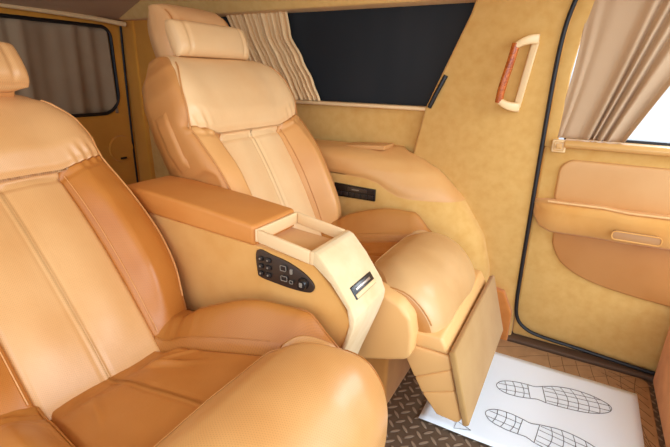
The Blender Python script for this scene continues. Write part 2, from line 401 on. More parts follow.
# ------- window 1 (far side, dark privacy glass)
w1 = struct(from_bm('window_1', box_bm((-1.64, 1.668, 0.83), (-0.35, 1.674, 1.25)), MAT['glass'], smooth=False))
fr = tube_bm([(-1.62, 1.66, 0.846), (-0.52, 1.66, 0.846)], 0.006, 6)
from_bm('window_sill', box_bm((-1.62, 1.606, 0.832), (-0.50, 1.668, 0.846), 0.005), MAT['rim'], w1)
# rear window
w2 = struct(from_bm('window_2', box_bm((-2.262, 0.44, 0.70), (-2.256, 1.58, 1.18)), MAT['glass'], smooth=False))
rp = [(-2.198, y, z) for y, z in rrect(0.47, 0.735, 1.545, 1.16, [0.06, 0.06, 0.14, 0.16], 8)]
rp = [(-2.198, y, z) for y, z in rrect(0.47, 0.735, 1.545, 1.16, [0.05, 0.05, 0.10, 0.10], 8)]
ann = bmesh.new(); ic = [(p[1], p[2]) for p in rp]; A_ = []; B2_ = []
for (y, z) in ic:
    A_.append(ann.verts.new((-2.199, y, z))); B2_.append(ann.verts.new((-2.199, 1.0 + (y - 1.0) * 1.09, 0.945 + (z - 0.945) * 1.20)))
for i in range(len(A_)): ann.faces.new((A_[i], A_[(i + 1) % len(A_)], B2_[(i + 1) % len(A_)], B2_[i]))
from_bm('window_surround', ann, MAT['suede_dim'], w2)
from_bm('window_seal', tube_bm(rp, 0.0085, 8, closed=True), MAT['rubber'], w2)

# ------- far door (closed): lining, window, arm rest, inserts
dr = bmesh.new()
DY = 1.615
lower = [(-0.104, 0.016), (-0.104, 0.5), (-0.104, 0.745), (0.62, 0.775), (0.62, 0.016)]
door = struct(from_bm('door_1', prism_bm(lower, DY, DY + 0.07, 'Y', 0.012, 3), MAT['suede']))
frame = [(-0.104, 0.74), (-0.104, 0.98), (-0.100, 1.10), (-0.085, 1.24), (-0.020, 1.24), (-0.052, 1.09), (-0.064, 0.97), (-0.066, 0.74)]
from_bm('window_frame', prism_bm(frame, DY, DY + 0.06, 'Y', 0.004), MAT['suede'], door)
from_bm('window_ledge', prism_bm([(1.585, 0.745), (1.58, 0.757), (1.59, 0.768), (1.66, 0.768), (1.66, 0.74)], -0.045, 0.62, 'X', 0.004), MAT['trimtan'], door)
from_bm('window_seal', box_bm((-0.05, 1.650, 0.762), (0.62, 1.664, 0.776), 0.003), MAT['rubber'], door)
from_bm('upper_insert', prism_bm(rrect(-0.046, 0.560, 0.62, 0.705, [0.07, 0.045, 0.02, 0.02], 8), DY - 0.012, DY + 0.02, 'Y', 0.008), MAT['insert'], door)
low_in = smooth_path([(-0.028, 0.47, 0), (-0.020, 0.40, 0), (0.03, 0.335, 0), (0.14, 0.292, 0), (0.35, 0.268, 0), (0.62, 0.255, 0)], 8)
from_bm('lower_insert', prism_bm([(p.x, p.y) for p in low_in] + [(0.62, 0.48)], DY - 0.012, DY + 0.02, 'Y', 0.006), MAT['insert_low'], door)
# arm rest: swept profile along x, thicker towards the front
arm = bmesh.new(); rings = []
xs = [-0.108, -0.104, -0.095, -0.075, -0.04, 0.0, 0.06, 0.11, 0.14, 0.17, 0.25, 0.4, 0.62]
for x in xs:
    g = sstep(-0.112, -0.05, x) ** 0.5; dp = 0.012 + 0.05 * g + 0.015 * sstep(0.08, 0.18, x)
    zt = 0.556 + 0.012 * g - 0.006 * sstep(0.09, 0.16, x) + 0.02 * max(0, x); zb = 0.53 - 0.072 * g + 0.03 * max(0, x)
    yo = DY + 0.005; yi = yo - dp; zm = zt - 0.035 * g
    prof = [(yo, zt), (yi + 0.022 * g, zt), (yi + 0.008, zt - 0.006), (yi, zt - 0.016 * g), (yi + 0.001, zm), (yi + 0.006, zm - 0.02 * g), (yi + 0.012 * g, zb + 0.012), (yi + 0.03 * g, zb), (yo, zb)]
    rings.append([arm.verts.new((x, a, b)) for a, b in prof])
for A, B in zip(rings, rings[1:]):
    for k in range(len(A)): arm.faces.new((A[k], A[(k + 1) % len(A)], B[(k + 1) % len(A)], B[k]))
arm.faces.new(rings[0]); arm.faces.new(rings[-1][::-1])
armo = from_bm('armrest', arm, MAT['suede_console'], door, sharp=60)
hx = prism_bm(rrect(0.135, 0.486, 0.262, 0.512, 0.010, 5), 1.530, 1.548, 'Y', 0.003)
from_bm('pull_cup', hx, MAT['cup'], armo)
from_bm('pull_cup_lip', tube_bm([(p[0], 1.530, p[1]) for p in rrect(0.135, 0.486, 0.262, 0.512, 0.010, 5)], 0.0022, 6, closed=True), MAT['suede_console'], armo)
from_bm('armrest_highlight', tube_bm([(x, DY - 0.052, 0.569 + 0.02 * max(0, x) - 0.006 * sstep(0.09, 0.16, x)) for x in (-0.06, 0.0, 0.05, 0.1, 0.13)] + [(x, DY - 0.062, 0.564 + 0.02 * x) for x in (0.17, 0.3, 0.45, 0.62)], 0.0036, 8), MAT['edge_highlight'], armo)  # pale bead standing in for the highlight along the armrest's top edge
# lock plate and latch on the ledge
lk = from_bm('lock_plate', box_bm((-0.080, 1.590, 0.727), (-0.038, 1.614, 0.767), 0.004), MAT['plastic'], door)
from_bm('lock_button', box_bm((-0.067, 1.584, 0.739), (-0.049, 1.592, 0.756), 0.003), MAT['trimtan'], lk)
from_bm('lock_ring', tube_bm([(a_, 1.589, b_) for a_, b_ in rrect(-0.072, 0.734, -0.044, 0.761, 0.004, 3)], 0.0015, 6, closed=True), MAT['trimtan'], lk)
# seal round the door opening
sp = smooth_path([(0.62, 1.598, 0.012), (0.35, 1.598, 0.024), (0.12, 1.598, 0.040), (0.0, 1.598, 0.048), (-0.055, 1.598, 0.062), (-0.090, 1.598, 0.095), (-0.103, 1.598, 0.16), (-0.106, 1.598, 0.30), (-0.108, 1.598, 0.55), (-0.109, 1.598, 0.80), (-0.108, 1.598, 0.97), (-0.103, 1.598, 1.08), (-0.090, 1.598, 1.16), (-0.068, 1.598, 1.23)], 8)
from_bm('door_seal', tube_bm(sp, 0.0068, 8), MAT['rubber'], door)
from_bm('window_glass', box_bm((-0.07, 1.667, 0.76), (0.62, 1.671, 1.25)), MAT['clear'], door, smooth=False)
# sill strip under the door
sill = struct(from_bm('trim_6', box_bm((-0.60, 1.580, 0.0), (0.62, 1.72, 0.016), 0.004), MAT['sill']))
struct(from_bm('trim_7', prism_bm([(-0.36, 0.0), (-0.112, 0.0), (-0.112, 0.12), (-0.15, 0.20), (-0.36, 0.235)], 1.570, 1.602, 'Y', 0.006), MAT['kick']))
struct(from_bm('trim_8', box_bm((0.345, 0.9, 0.0), (0.60, 1.58, 0.30), 0.02), MAT['orange']))

# ================================================================== SEATS
def build_seat(name, label, O, rec, k, cw, mats, tilt=0.16, hr_off=(0, 0), wk=1.0, kh=1.0, kl=1.0, hh=0.605, utk=0.11, cdy=0.0, cdz=0.0, cdx=0.0, bh=1.0, hb=0.036, qf=4.6, bmin=0.25, tr=0.026, rad=0.10, wtab=None):
    root = thing(name, label, 'seat', (O[0], O[1], 0), 'two tan captain seats')
    z0 = O[2]; LEA, PLAIN, INS_SHADE, SEATL, BOL, CBOL = mats; HRM = MAT['leather'] if LEA is MAT['leather_perf'] else MAT['leather_head']
    # ---------- back rest
    sr, cs = math.sin(rec), math.cos(rec)
    L = 0.615 * k * kl + 0.03
    def bpath(v):
        s = v - 0.05
        return ((-sr * s, z0 + cs * s), (cs, sr))
    wt = wtab or [(0.0, 0.218), (0.05, 0.226), (0.12, 0.238), (0.21, 0.246), (0.34, 0.238), (0.45, 0.230), (0.52, 0.216), (0.565, 0.192), (0.60, 0.160), (0.64, 0.125)]
    def bw(v): return k * wk * lerp_tab(wt, (v - 0.05) / k)
    def hs(yy): return 0.412 + 0.45 * max(0, abs(yy) - 0.115) ** 1.3
    def btop(y, v):
        s = (v - 0.05) / k; yy = y / k; ay = abs(yy); h = hs(yy)
        low = sstep(h + 0.004, h - 0.01, s)
        n = 0.040 + 0.012 * math.sin(max(0, min(1, s / 0.42)) * PI)
        bol = hb * sstep(0.113, 0.165, ay) * sstep(-0.02, 0.16, s) * (1 - 0.35 * sstep(0.30, h, s))
        nl = n + bol
        ns = 0.062 + 0.016 * sstep(h, h + 0.05, s) - 0.02 * sstep(0.50, 0.62, s) + 0.012 * sstep(0.1, 0.2, ay)
        r = nl * low + ns * (1 - low)
        r -= 0.007 * gau(s - h, 0.006) + 0.005 * gau(s - h + 0.018, 0.005) 
        if s < h - 0.012:
            r -= 0.006 * gau(ay - 0.116, 0.0040) + 0.0035 * gau(ay - 0.006, 0.003) - 0.003 * gau(ay - 0.0, 0.004)
            r += 0.006 * gau(ay - 0.060, 0.04) * sstep(0, 0.1, s)
        # gathered pleats below the shoulder seam at the bolsters
        r += 0.004 * math.sin(yy * 260 + s * 120) * gau(s - h - 0.006, 0.022) * sstep(0.13, 0.17, ay) * 0.8
        r += 0.004 * noise.noise((yy * 9, s * 7, 3.1 + k))
        return k * r
    B = Pillow(bpath, L, bw, btop, nb=lambda v: -0.026 * k, tb=lambda v: (0.098 - 0.022 * sstep(0.42, 0.1, v / k)) * k, q=qf, cap0=0.03, cap1=0.085 * k, qc=2.6, nv=150, nt=130, qb=2.2)
    TB, VB = 0.116 / 0.24, 0.05 + 0.412 * k
    def bwarp(t, v):
        v2 = v + 0.45 * k * max(0, abs(t) * 0.23 - 0.115) ** 1.3 * max(0, 1 - abs(v - VB) / 0.10)
        dt = 0.116 * k / bw(v2) - TB
        return (t + dt * max(0, 1 - abs(abs(t) - TB) / 0.30) * (1 if t > 0 else -1 if t < 0 else 0), v2)
    def breg(t, v, front):
        if not front or abs(t) > 0.93: return 'shell'
        if v > VB: return 'shoulder'
        if abs(t) > TB: return 'bol_l' if t > 0 else 'bol_r'
        return 'in_l' if t > 0 else 'in_r'
    hs = lambda yy: 0.412 + 0.45 * max(0, abs(yy) - 0.115) ** 1.3
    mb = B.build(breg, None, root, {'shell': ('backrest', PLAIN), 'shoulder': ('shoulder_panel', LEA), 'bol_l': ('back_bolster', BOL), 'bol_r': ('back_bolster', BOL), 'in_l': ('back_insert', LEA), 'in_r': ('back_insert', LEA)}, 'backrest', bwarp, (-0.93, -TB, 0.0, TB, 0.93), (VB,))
    bo = mb['shell']
    V = lambda s: s * k + 0.05
    for sg in (-1, 1):
        B.piping([(sg * 0.124 * k, V(0.02)), (sg * 0.125 * k, V(0.15)), (sg * 0.125 * k, V(0.30)), (sg * 0.124 * k, V(0.40))], 0.0011 * k, PLAIN, bo, 'stitching')
        B.piping([(sg * (0.93 - 0.05 * sstep(0.5, 0.58, s)) * bw(V(s)), V(s)) for s in (0.06, 0.15, 0.25, 0.35, 0.45, 0.52, 0.58)], 0.0020 * k, PLAIN, bo)
    # side trim panels on the flank of the backrest
    for sg in (-1, 1):
        for (s0, s1) in ((0.10, 0.315), (0.325, 0.50)):
            bm = bmesh.new(); gg = []
            for a in range(9):
                s = s0 + (s1 - s0) * a / 8; row = []
                for b in range(7):
                    nn = (-0.028 + 0.056 * b / 6) * k
                    e1 = (1 - abs(2 * a / 8 - 1) ** 6) ** (1 / 6); e2 = (1 - abs(2 * b / 6 - 1) ** 5) ** (1 / 5)
                    y = sg * (bw(V(s)) - 0.016 * k + 0.020 * k * min(e1, e2))
                    (u, z), (nu, nz) = bpath(V(s)); row.append(bm.verts.new((u + nn * nu, y, z + nn * nz)))
                gg.append(row)
            for a in range(8):
                for b in range(6): bm.faces.new((gg[a][b], gg[a + 1][b], gg[a + 1][b + 1], gg[a][b + 1]))
            from_bm('side_trim', bm, PLAIN, bo, sharp=80)
    # ---------- head rest
    kb = k; hs0 = hh * k; k = k * kh; hrec = rec - math.radians(6); hsr, hcs = math.sin(hrec), math.cos(hrec)
    hO = Vector((-sr * hs0 + cs * hr_off[0], 0, z0 + cs * hs0 + sr * hr_off[0] + hr_off[1]))
    def hpath(v): return ((hO.x - hsr * v, hO.z + hcs * v), (hcs, hsr))
    hw = lambda v: k * (0.116 - 0.010 * sstep(0.06, 0.16, v / k))
    htop = lambda y, v: k * (0.042 - 0.004 * gau(abs(y) / k - 0.095, 0.004) - 0.012 * sstep(0.09, 0.15, v / k))
    Hh = Pillow(hpath, 0.153 * k, hw, htop, nb=-0.03 * k, tb=0.055 * k, q=4.5, cap0=0.03 * k, cap1=0.06 * k, qc=2.6, nv=40, nt=48)
    ho = Hh.build(lambda y, v, f: 'shell', None, root, {'shell': ('headrest', HRM)}, 'headrest')['shell']
    for sg in (-1, 1): Hh.piping([(sg * 0.100 * k, V_) for V_ in (0.02 * k, 0.06 * k, 0.10 * k, 0.125 * k)], 0.0016 * k, PLAIN, ho)
    def cpath(v): return ((hO.x - hsr * v + hcs * 0.03 * k, hO.z + hcs * v + hsr * 0.03 * k), (hcs, hsr))
    ctop = lambda y, v: k * (0.032 + 0.006 * gau(v / k - 0.045, 0.035) - 0.006 * gau(abs(y) / k - 0.098, 0.004))
    Hc = Pillow(cpath, 0.088 * k, lambda v: 0.128 * k, ctop, nb=0.0, tb=0.045 * k, q=6, cap0=0.03 * k, cap1=0.022 * k, qc=2.6, nv=36, nt=56)
    Hc.build(lambda y, v, f: 'shell', None, ho, {'shell': ('headrest_pad', LEA)}, 'headrest_pad')
    for sg in (-1, 1):
        p0 = Vector((-sr * (hs0 - 0.06) - 0.02 * cs, sg * 0.06 * k, z0 + cs * (hs0 - 0.06) - 0.02 * sr)); p1 = hO + Vector((-0.02 * hcs, sg * 0.06 * k, 0.03))
        from_bm('headrest_post', tube_bm([p0, p1], 0.006, 8), MAT['chrome'], ho)
    k = kb
    # ---------- seat cushion: centre line runs forward, rises, then rolls down over the front edge
    st = math.atan(tilt); R0 = rad; S1 = 0.56 - rad; zc = z0 + cdz
    def spath(v):
        u0 = -0.07 + cdx
        if v < S1:
            return ((u0 + v * math.cos(st), zc + (v + u0 / math.cos(st)) * math.sin(st)), (-math.sin(st), math.cos(st)))
        th = min((v - S1) / R0, math.radians(96)); ex = max(0, v - S1 - R0 * math.radians(96))
        bx, bz = u0 + S1 * math.cos(st), zc + (S1 + u0 / math.cos(st)) * math.sin(st)
        cx, cz = bx + R0 * math.sin(st), bz - R0 * math.cos(st)
        ang = PI / 2 + st - th
        return ((cx + R0 * math.cos(ang) + ex * math.cos(ang - PI / 2), cz + R0 * math.sin(ang) + ex * math.sin(ang - PI / 2)), (math.cos(ang), math.sin(ang)))
    def sw(v): return cw * (1 - 0.03 * sstep(0.45, 0.62, v) - 0.04 * sstep(0.62, 0.68, v))
    yb = lambda u: (0.118 + 0.20 * max(0, u)) * cw / 0.262
    ut = lambda y: 0.310 + utk * sstep(0.13, 0.26, abs(y) * 0.262 / cw)
    def stop(y, v):
        u = v - 0.07; ay = abs(y); T = ut(y)
        thigh = sstep(T - 0.008 - 0.06 * sstep(0.15, 0.24, ay * 0.262 / cw), T + 0.006, u)
        tn = 0.030 + tr * sstep(T - 0.004, T + 0.07, u) - 0.008 * sstep(0.15, 0.25, ay) 
        ins = 0.006 - 0.012 * gau(u - 0.03, 0.035)
        d = ay - yb(u)
        bo_ = 0.098 * bh * sstep(-0.004, 0.075, d) * (bmin + (1 - bmin) * sstep(-0.05, 0.28, u)) * (1 - 0.25 * sstep(0.36, 0.46, u)) + 0.014 * sstep(-0.003, 0.008, d)
        low = ins + bo_
        r = low * (1 - thigh) + tn * thigh
        r -= 0.008 * gau(u - T, 0.005)
        if u < T:
            r -= 0.010 * gau(d, 0.005)
            if d < 0:
                r -= 0.004 * gau(ay - 0.007, 0.0028) - 0.003 * gau(ay, 0.004)
                # wrinkles fanning out of the crease
                for (yc_, sl_, am, ln_) in ((0.030, 0.45, 0.007, 0.19), (0.058, 0.20, 0.006, 0.15), (-0.028, -0.5, 0.007, 0.18), (-0.06, -0.25, 0.005, 0.14), (0.012, 1.0, 0.006, 0.15), (0.085, 0.5, 0.004, 0.14)):
                    dd = y - yc_ - sl_ * (u - 0.0); r += am * gau(dd, 0.008) * sstep(0.045, 0.075, u) * sstep(ln_ + 0.03, 0.06, u)
            else:
                r += 0.002 * math.sin(u * 190 + ay * 60) * gau(d - 0.05, 0.04) * sstep(0.15, 0.0, u)
        r += 0.005 * noise.noise((y * 7, u * 6, 7.7 + k)) + 0.0012 * noise.noise((y * 22, u * 16, 1.7 + k))
        return r
    S = Pillow(spath, 0.70, sw, stop, nb=-0.05, tb=lambda v: 0.05 - 0.02 * sstep(0.5, 0.62, v), q=5.5, cap0=0.03, cap1=0.05, qc=3, nv=170, nt=130)
    TS, VS_ = 0.55, 0.38
    def swarp(t, v):
        v2 = v + (ut(t * cw) + 0.07 - VS_) * max(0, 1 - abs(v - VS_) / 0.22)
        dt = yb(v2 - 0.07) / sw(v2) - TS
        return (t + dt * max(0, 1 - abs(abs(t) - TS) / 0.42) * (1 if t > 0 else -1 if t < 0 else 0), v2)
    def sreg(t, v, front):
        if not front or abs(t) > 0.955: return 'shell'
        if v > VS_: return 'thigh'
        if abs(t) > TS: return 'bl' if t > 0 else 'br'
        return 'il' if t > 0 else 'ir'
    ms = S.build(sreg, None, root, {'shell': ('seat_cushion', CBOL), 'thigh': ('thigh_pad', SEATL), 'bl': ('cushion_bolster', CBOL), 'br': ('cushion_bolster', CBOL), 'il': ('cushion_insert', INS_SHADE), 'ir': ('cushion_insert', INS_SHADE)}, 'seat_cushion', swarp, (-0.955, -TS, 0.0, TS, 0.955), (VS_,))
    so = ms['shell']
    S.piping([(y, ut(y) + 0.07 + 0.010) for y in [cw * t for t in (-0.93, -0.8, -0.6, -0.4, -0.2, 0, 0.2, 0.4, 0.6, 0.8, 0.93)]], 0.0010, SEATL, so, 'stitching')
    for sg in (-1, 1):
        S.piping([(sg * (yb(u) + 0.011), u + 0.07) for u in (0.0, 0.08, 0.16, 0.24, 0.29)], 0.0010, CBOL, so, 'stitching')
        S.piping([(sg * 0.955 * sw(u + 0.07), u + 0.07) for u in (0.0, 0.1, 0.2, 0.3, 0.36, 0.42, 0.48, 0.53)], 0.0018, CBOL, so)
    for o_ in [so]: o_.location.y += cdy
    # ---------- pedestal
    from_bm('pedestal', prism_bm([(-0.10, 0.0), (0.405, 0.0), (0.405, 0.19), (0.30, z0 - 0.07), (-0.10, z0 - 0.10)], -cw + 0.07 + cdy, cw - 0.03 + cdy, 'Y', 0.012), MAT['base_brown'], root)
    return root, S, B

seat_a, S_a, B_a = build_seat('captain_seat', 'tan captain seat in front of the console, cut off by the left photo edge', (-0.80, 0.425, 0.335), math.radians(39), 1.12, 0.262, (MAT['leather_perf'], MAT['leather'], MAT['leather_insert_shaded'], MAT['leather_seat_shaded'], MAT['leather_bol_shaded'], MAT['leather_cbol_shaded']), 0.16, (0.075, -0.018), 1.03, 1.04, 1.06, hb=0.044, cdy=0.000, cdz=0.015, cdx=0.03)
seat_b, S_b, B_b = build_seat('captain_seat', 'pale tan leather captain seat behind the console, with its leg rest in view', (-0.777, 1.145, 0.28), math.radians(27), 1.28, 0.235, (MAT['leather_far'], MAT['leather_flank'], MAT['leather_insert_shaded'], MAT['leather_brown'], MAT['leather_pale_bol'], MAT['leather_side']), 0.17, (0.0, -0.010), 0.92, 0.965, 1.04, 0.622, 0.075, 0.022, 0.085, 0.022, 1.20, 0.058, 7.0, 0.5, 0.012, 0.13,
    [(0.0, 0.215), (0.05, 0.222), (0.12, 0.230), (0.21, 0.234), (0.34, 0.240), (0.45, 0.240), (0.52, 0.232), (0.57, 0.214), (0.61, 0.186), (0.66, 0.14)])

def press(root, side, limit, zmax, xmin):
    # upholstery flattens where it is squeezed against its neighbour
    for o in [c for c in root.children_recursive if c.type == 'MESH']:
        off = root.location + (o.location if o.parent == root else o.location + o.parent.location)
        for v in o.data.vertices:
            w = v.co + off
            lim = limit + side * 0.9 * (max(0.0, w.z - zmax) + max(0.0, xmin - w.x))
            if (w.y - lim) * side > 0: v.co.y = lim - off.y
press(seat_a, 1, 0.7045, 0.675, -1.10); press(seat_b, -1, 0.8755, 0.68, -1.12); press(seat_b, 1, 1.4225, 0.70, -1.3)

# side drum and leg rest of the far seat (in its own coordinates: origin (-0.777, 1.145, 0))
dm = prism_bm([(a + 0.777, b) for a, b in [(-0.51, 0.452), (-0.37, 0.446), (-0.315, 0.428), (-0.283, 0.396), (-0.274, 0.35), (-0.274, 0.295), (-0.287, 0.276), (-0.33, 0.260), (-0.405, 0.235), (-0.51, 0.21)]], 0.895 - 1.145, 0.962 - 1.145, 'Y', 0.018, 4)
from_bm('side_bolster', dm, MAT['vinyl'], seat_b, sharp=50)
def legrest(root, x0, y0, y1):
    # three stacked segments hanging under the front edge, plus the folded foot board
    secs = [[(-0.325, 0.300), (-0.190, 0.300), (-0.180, 0.262), (-0.272, 0.205)],
            [(-0.272, 0.207), (-0.182, 0.262), (-0.165, 0.205), (-0.248, 0.165)],
            [(-0.249, 0.167), (-0.166, 0.205), (-0.140, 0.125), (-0.150, 0.112), (-0.205, 0.115)]]
    lr = from_bm('leg_rest', prism_bm([(a - x0, b) for a, b in [(-0.345, 0.340), (-0.212, 0.345), (-0.190, 0.302), (-0.325, 0.298)]], y0, y1, 'Y', 0.008), MAT['vinyl'], root)
    for sct in secs: from_bm('leg_rest_segment', prism_bm([(a - x0, b) for a, b in sct], y0, y1, 'Y', 0.007), MAT['vinyl'], lr)
    fb = from_bm('foot_board', prism_bm([(a - x0, b) for a, b in [(-0.190, 0.318), (-0.174, 0.326), (-0.118, 0.128), (-0.134, 0.120)]], y0 - 0.012, y1 + 0.03, 'Y', 0.005), MAT['board'], lr)
    return lr
legrest(seat_b, -0.777, 0.935 - 1.145, 1.40 - 1.145)

# ================================================================== CENTRE CONSOLE
con = thing('center_console', 'tan console with orange leather arm pad and open tray between the two seats', 'console', (-0.7, 0.78, 0))
cy0, cy1 = 0.712, 0.864
cp = lambda L_: [(x + 0.7, z) for x, z in L_]
body = from_bm('console_body', prism_bm(cp([(-1.06, 0.012), (-0.46, 0.012), (-0.43, 0.22), (-0.405, 0.30), (-0.362, 0.42), (-0.352, 0.462), (-0.385, 0.508), (-0.446, 0.572), (-0.60, 0.582), (-1.06, 0.606)]), cy0 - 0.78, cy1 - 0.78, 'Y', 0.006), MAT['suede_console'], con)
pad = prism_bm(cp([(-1.075, 0.604), (-0.598, 0.580), (-0.598, 0.630), (-0.75, 0.646), (-0.95, 0.660), (-1.05, 0.660), (-1.075, 0.645)]), cy0 - 0.784, cy1 - 0.772, 'Y', 0.010, 4)
from_bm('arm_pad', pad, MAT['leather_pad'], con)
# tray: four rim bars around a sunken floor
tx0, tx1 = -0.597, -0.440
zt = lambda x: 0.628 - 0.022 * sstep(-0.6, -0.44, x) - 0.005
tb_ = bmesh.new()
def seg_prism(x0, x1, y0, y1, bm, top=None, thick=0.030):
    z0_, z1_ = zt(x0), zt(x1)
    b2 = prism_bm(cp([(x0, z0_ - thick), (x1, z1_ - thick), (x1, z1_), (x0, z0_)]), y0 - 0.78, y1 - 0.78, 'Y', 0.003)
    me = bpy.data.meshes.new('t'); b2.to_mesh(me); bm.from_mesh(me); b2.free(); bpy.data.meshes.remove(me)
tray = None
for a_ in ((tx0 + 0.008, tx1 - 0.012, cy0 - 0.004, cy0 + 0.005), (tx0 + 0.008, tx1 - 0.012, cy1 + 0.001, cy1 + 0.008), (tx0, tx0 + 0.008, cy0 - 0.004, cy1 + 0.008), (tx1 - 0.012, tx1, cy0 - 0.004, cy1 + 0.008)):
    tb_ = bmesh.new(); seg_prism(*a_, tb_); from_bm('tray_rim', tb_, MAT['rim'], con)
tray = from_bm('tray_floor', prism_bm(cp([(tx0 + 0.006, 0.600), (tx1 - 0.010, 0.580), (tx1 - 0.010, 0.5895), (tx0 + 0.006, 0.6070)]), cy0 + 0.003 - 0.78, cy1 + 0.002 - 0.78, 'Y', 0), MAT['tray_cloth'], tray, smooth=False)
from_bm('tray_box', prism_bm(cp([(tx0, 0.560), (tx1, 0.540), (tx1, 0.5875), (tx0, 0.6045)]), cy0 - 0.0055 - 0.78, cy1 + 0.0075 - 0.78, 'Y', 0.002), MAT['leather_pad'], tray)
# cream front cover following the slope
fp = [(-0.442, 0.603), (-0.43, 0.598), (-0.395, 0.560), (-0.352, 0.500), (-0.341, 0.473), (-0.343, 0.452), (-0.354, 0.415), (-0.395, 0.30), (-0.42, 0.22)]
inn = [(-0.43, 0.22), (-0.405, 0.30), (-0.364, 0.415), (-0.354, 0.455), (-0.36, 0.49), (-0.40, 0.54), (-0.446, 0.575)]
from_bm('front_cover', prism_bm(cp(fp + inn), cy0 - 0.004 - 0.78, cy1 + 0.004 - 0.78, 'Y', 0.003), MAT['suede_cream'], con)
# slot in the front cover
sd = Vector((-0.352 + 0.395, 0, 0.500 - 0.560)).normalized(); sn = Vector((-sd.z, 0, sd.x))
def slot_box(s0, s1, y0, y1, h0, h1, w=0.002):
    bm = box_bm((s0, y0, h0), (s1, y1, h1), w)
    M = Matrix(((sd.x, 0, sn.x, -0.395 + 0.7), (0, 1, 0, -0.78), (sd.z, 0, sn.z, 0.560), (0, 0, 0, 1)))
    bm.transform(M); return bm
slot = from_bm('socket', slot_box(0.042, 0.072, 0.738, 0.836, -0.004, 0.0025), MAT['blackgloss'], con)
from_bm('socket_flap', slot_box(0.061, 0.0705, 0.741, 0.834, 0.002, 0.0045), MAT['plastic'], slot)
from_bm('socket_bar', slot_box(0.050, 0.056, 0.752, 0.82, 0.002, 0.0042), MAT['chrome'], slot)
# control panel on the near flank
pp = smooth_path([(-0.592, 0.574, 0), (-0.55, 0.571, 0), (-0.505, 0.563, 0), (-0.465, 0.547, 0), (-0.442, 0.528, 0), (-0.443, 0.512, 0), (-0.458, 0.505, 0), (-0.50, 0.503, 0), (-0.55, 0.506, 0), (-0.583, 0.510, 0), (-0.592, 0.520, 0)], 5, True)
cpn = from_bm('control_panel', prism_bm(cp([(p.x, p.y) for p in pp]), cy0 - 0.005 - 0.78, cy0 + 0.004 - 0.78, 'Y', 0.0015), MAT['panelbrown'], con)
yk = cy0 - 0.006 - 0.78
def btn(name, x, z, w, h, mat, dy=0.004, r=0.002):
    return from_bm(name, prism_bm(rrect(x - w / 2 + 0.7, z - h / 2, x + w / 2 + 0.7, z + h / 2, min(w, h) * 0.3, 4), yk - dy, yk + 0.002, 'Y', 0.0008), mat, cpn)
for cx_ in (-0.580, -0.559):
    for cz_ in (0.558, 0.540, 0.522):
        b_ = btn('button', cx_, cz_, 0.014 if cx_ < -0.57 else 0.016, 0.011, MAT['button'])
        m_ = prism_bm(rrect(cx_ - 0.0022 + 0.7, cz_ - 0.0022, cx_ + 0.0022 + 0.7, cz_ + 0.0022, 0.002, 3), yk - 0.0048, yk - 0.0038, 'Y', 0)
        from_bm('button_mark', m_, MAT['marks'], cpn)
def port(x, z, w, h):
    btn('port', x, z, w, h, MAT['button'])
    from_bm('port_frame', tube_bm([(a + 0.7, yk - 0.0045, b) for a, b in rrect(x - w / 2, z - h / 2, x + w / 2, z + h / 2, 0.002, 3)], 0.0009, 5, closed=True), MAT['marks'], cpn)
port(-0.516, 0.550, 0.015, 0.012); port(-0.514, 0.526, 0.016, 0.011); port(-0.495, 0.522, 0.009, 0.007); btn('switch', -0.497, 0.545, 0.006, 0.012, MAT['marks'], 0.003)
dl = bmesh.new(); bmesh.ops.create_cone(dl, cap_ends=True, segments=24, radius1=0.014, radius2=0.011, depth=0.012)
dl.transform(Matrix.Translation((-0.466 + 0.7, yk - 0.005, 0.525)) @ Matrix.Rotation(PI / 2, 4, 'X')); bevel(dl, 0.001, 2)
from_bm('dial', dl, MAT['blackgloss'], cpn)
from_bm('dial_mark', box_bm((-0.469 + 0.7, yk - 0.013, 0.521), (-0.462 + 0.7, yk - 0.0105, 0.531), 0.0005), MAT['marks'], cpn)

# ================================================================== SIDE SHELF under the window
sh = thing('side_armrest', 'padded tan armrest ledge along the far wall under the dark window', 'armrest', (-0.6, 1.5, 0))
sx2 = lambda L_: [(x + 0.6, z) for x, z in L_]
XE = [(0.0, -0.205), (0.20, -0.207), (0.286, -0.216), (0.40, -0.250), (0.525, -0.336), (0.575, -0.386), (0.622, -0.440), (0.655, -0.505), (0.69, -0.60)]
def xe(z):
    for (a, va), (b, vb) in zip(XE, XE[1:]):
        if z <= b: return va + (vb - va) * max(0, (z - a) / (b - a))
    return XE[-1][1]
def zseam(x):
    return lerp_tab([(-1.3, 0.600), (-0.80, 0.598), (-0.68, 0.592), (-0.63, 0.580), (-0.58, 0.552), (-0.545, 0.536), (-0.50, 0.531), (-0.34, 0.525)], x)
def shelf_pt(r, c):
    # r: 0 floor .. 1 seam .. 2 shoulder .. 3 wall; c: 0 rear .. 1 nose
    z = 0.3; x = -1.3
    for _ in range(8):
        x = -1.30 + (xe(z) + 1.30) * (1 - (1 - c) ** 1.35)
        zs = zseam(x)
        if r <= 1: z = zs * r; d = 0.0
        elif r <= 2: z = zs + (0.655 - zs) * (r - 1); d = -0.007 * math.sin(min(1, (r - 1) * 3) * PI / 2)
        else:
            q = (r - 2); z = 0.655 + 0.037 * math.sin(min(1, q * 2.2) * PI / 2); d = -0.007 + 0.05 * (1 - math.cos(min(1, q * 2.2) * PI / 2)) + 0.16 * max(0, q - 0.35)
    X1 = xe(z); x0 = X1 - 0.34
    g = 0.0 if x <= x0 else (x - x0) / (X1 - x0)
    yn = 1.605 - 0.168 * max(0.0, 1 - g ** 2.0) ** 0.5
    return (x + 0.6, min(1.640, yn + d) - 1.5, z)
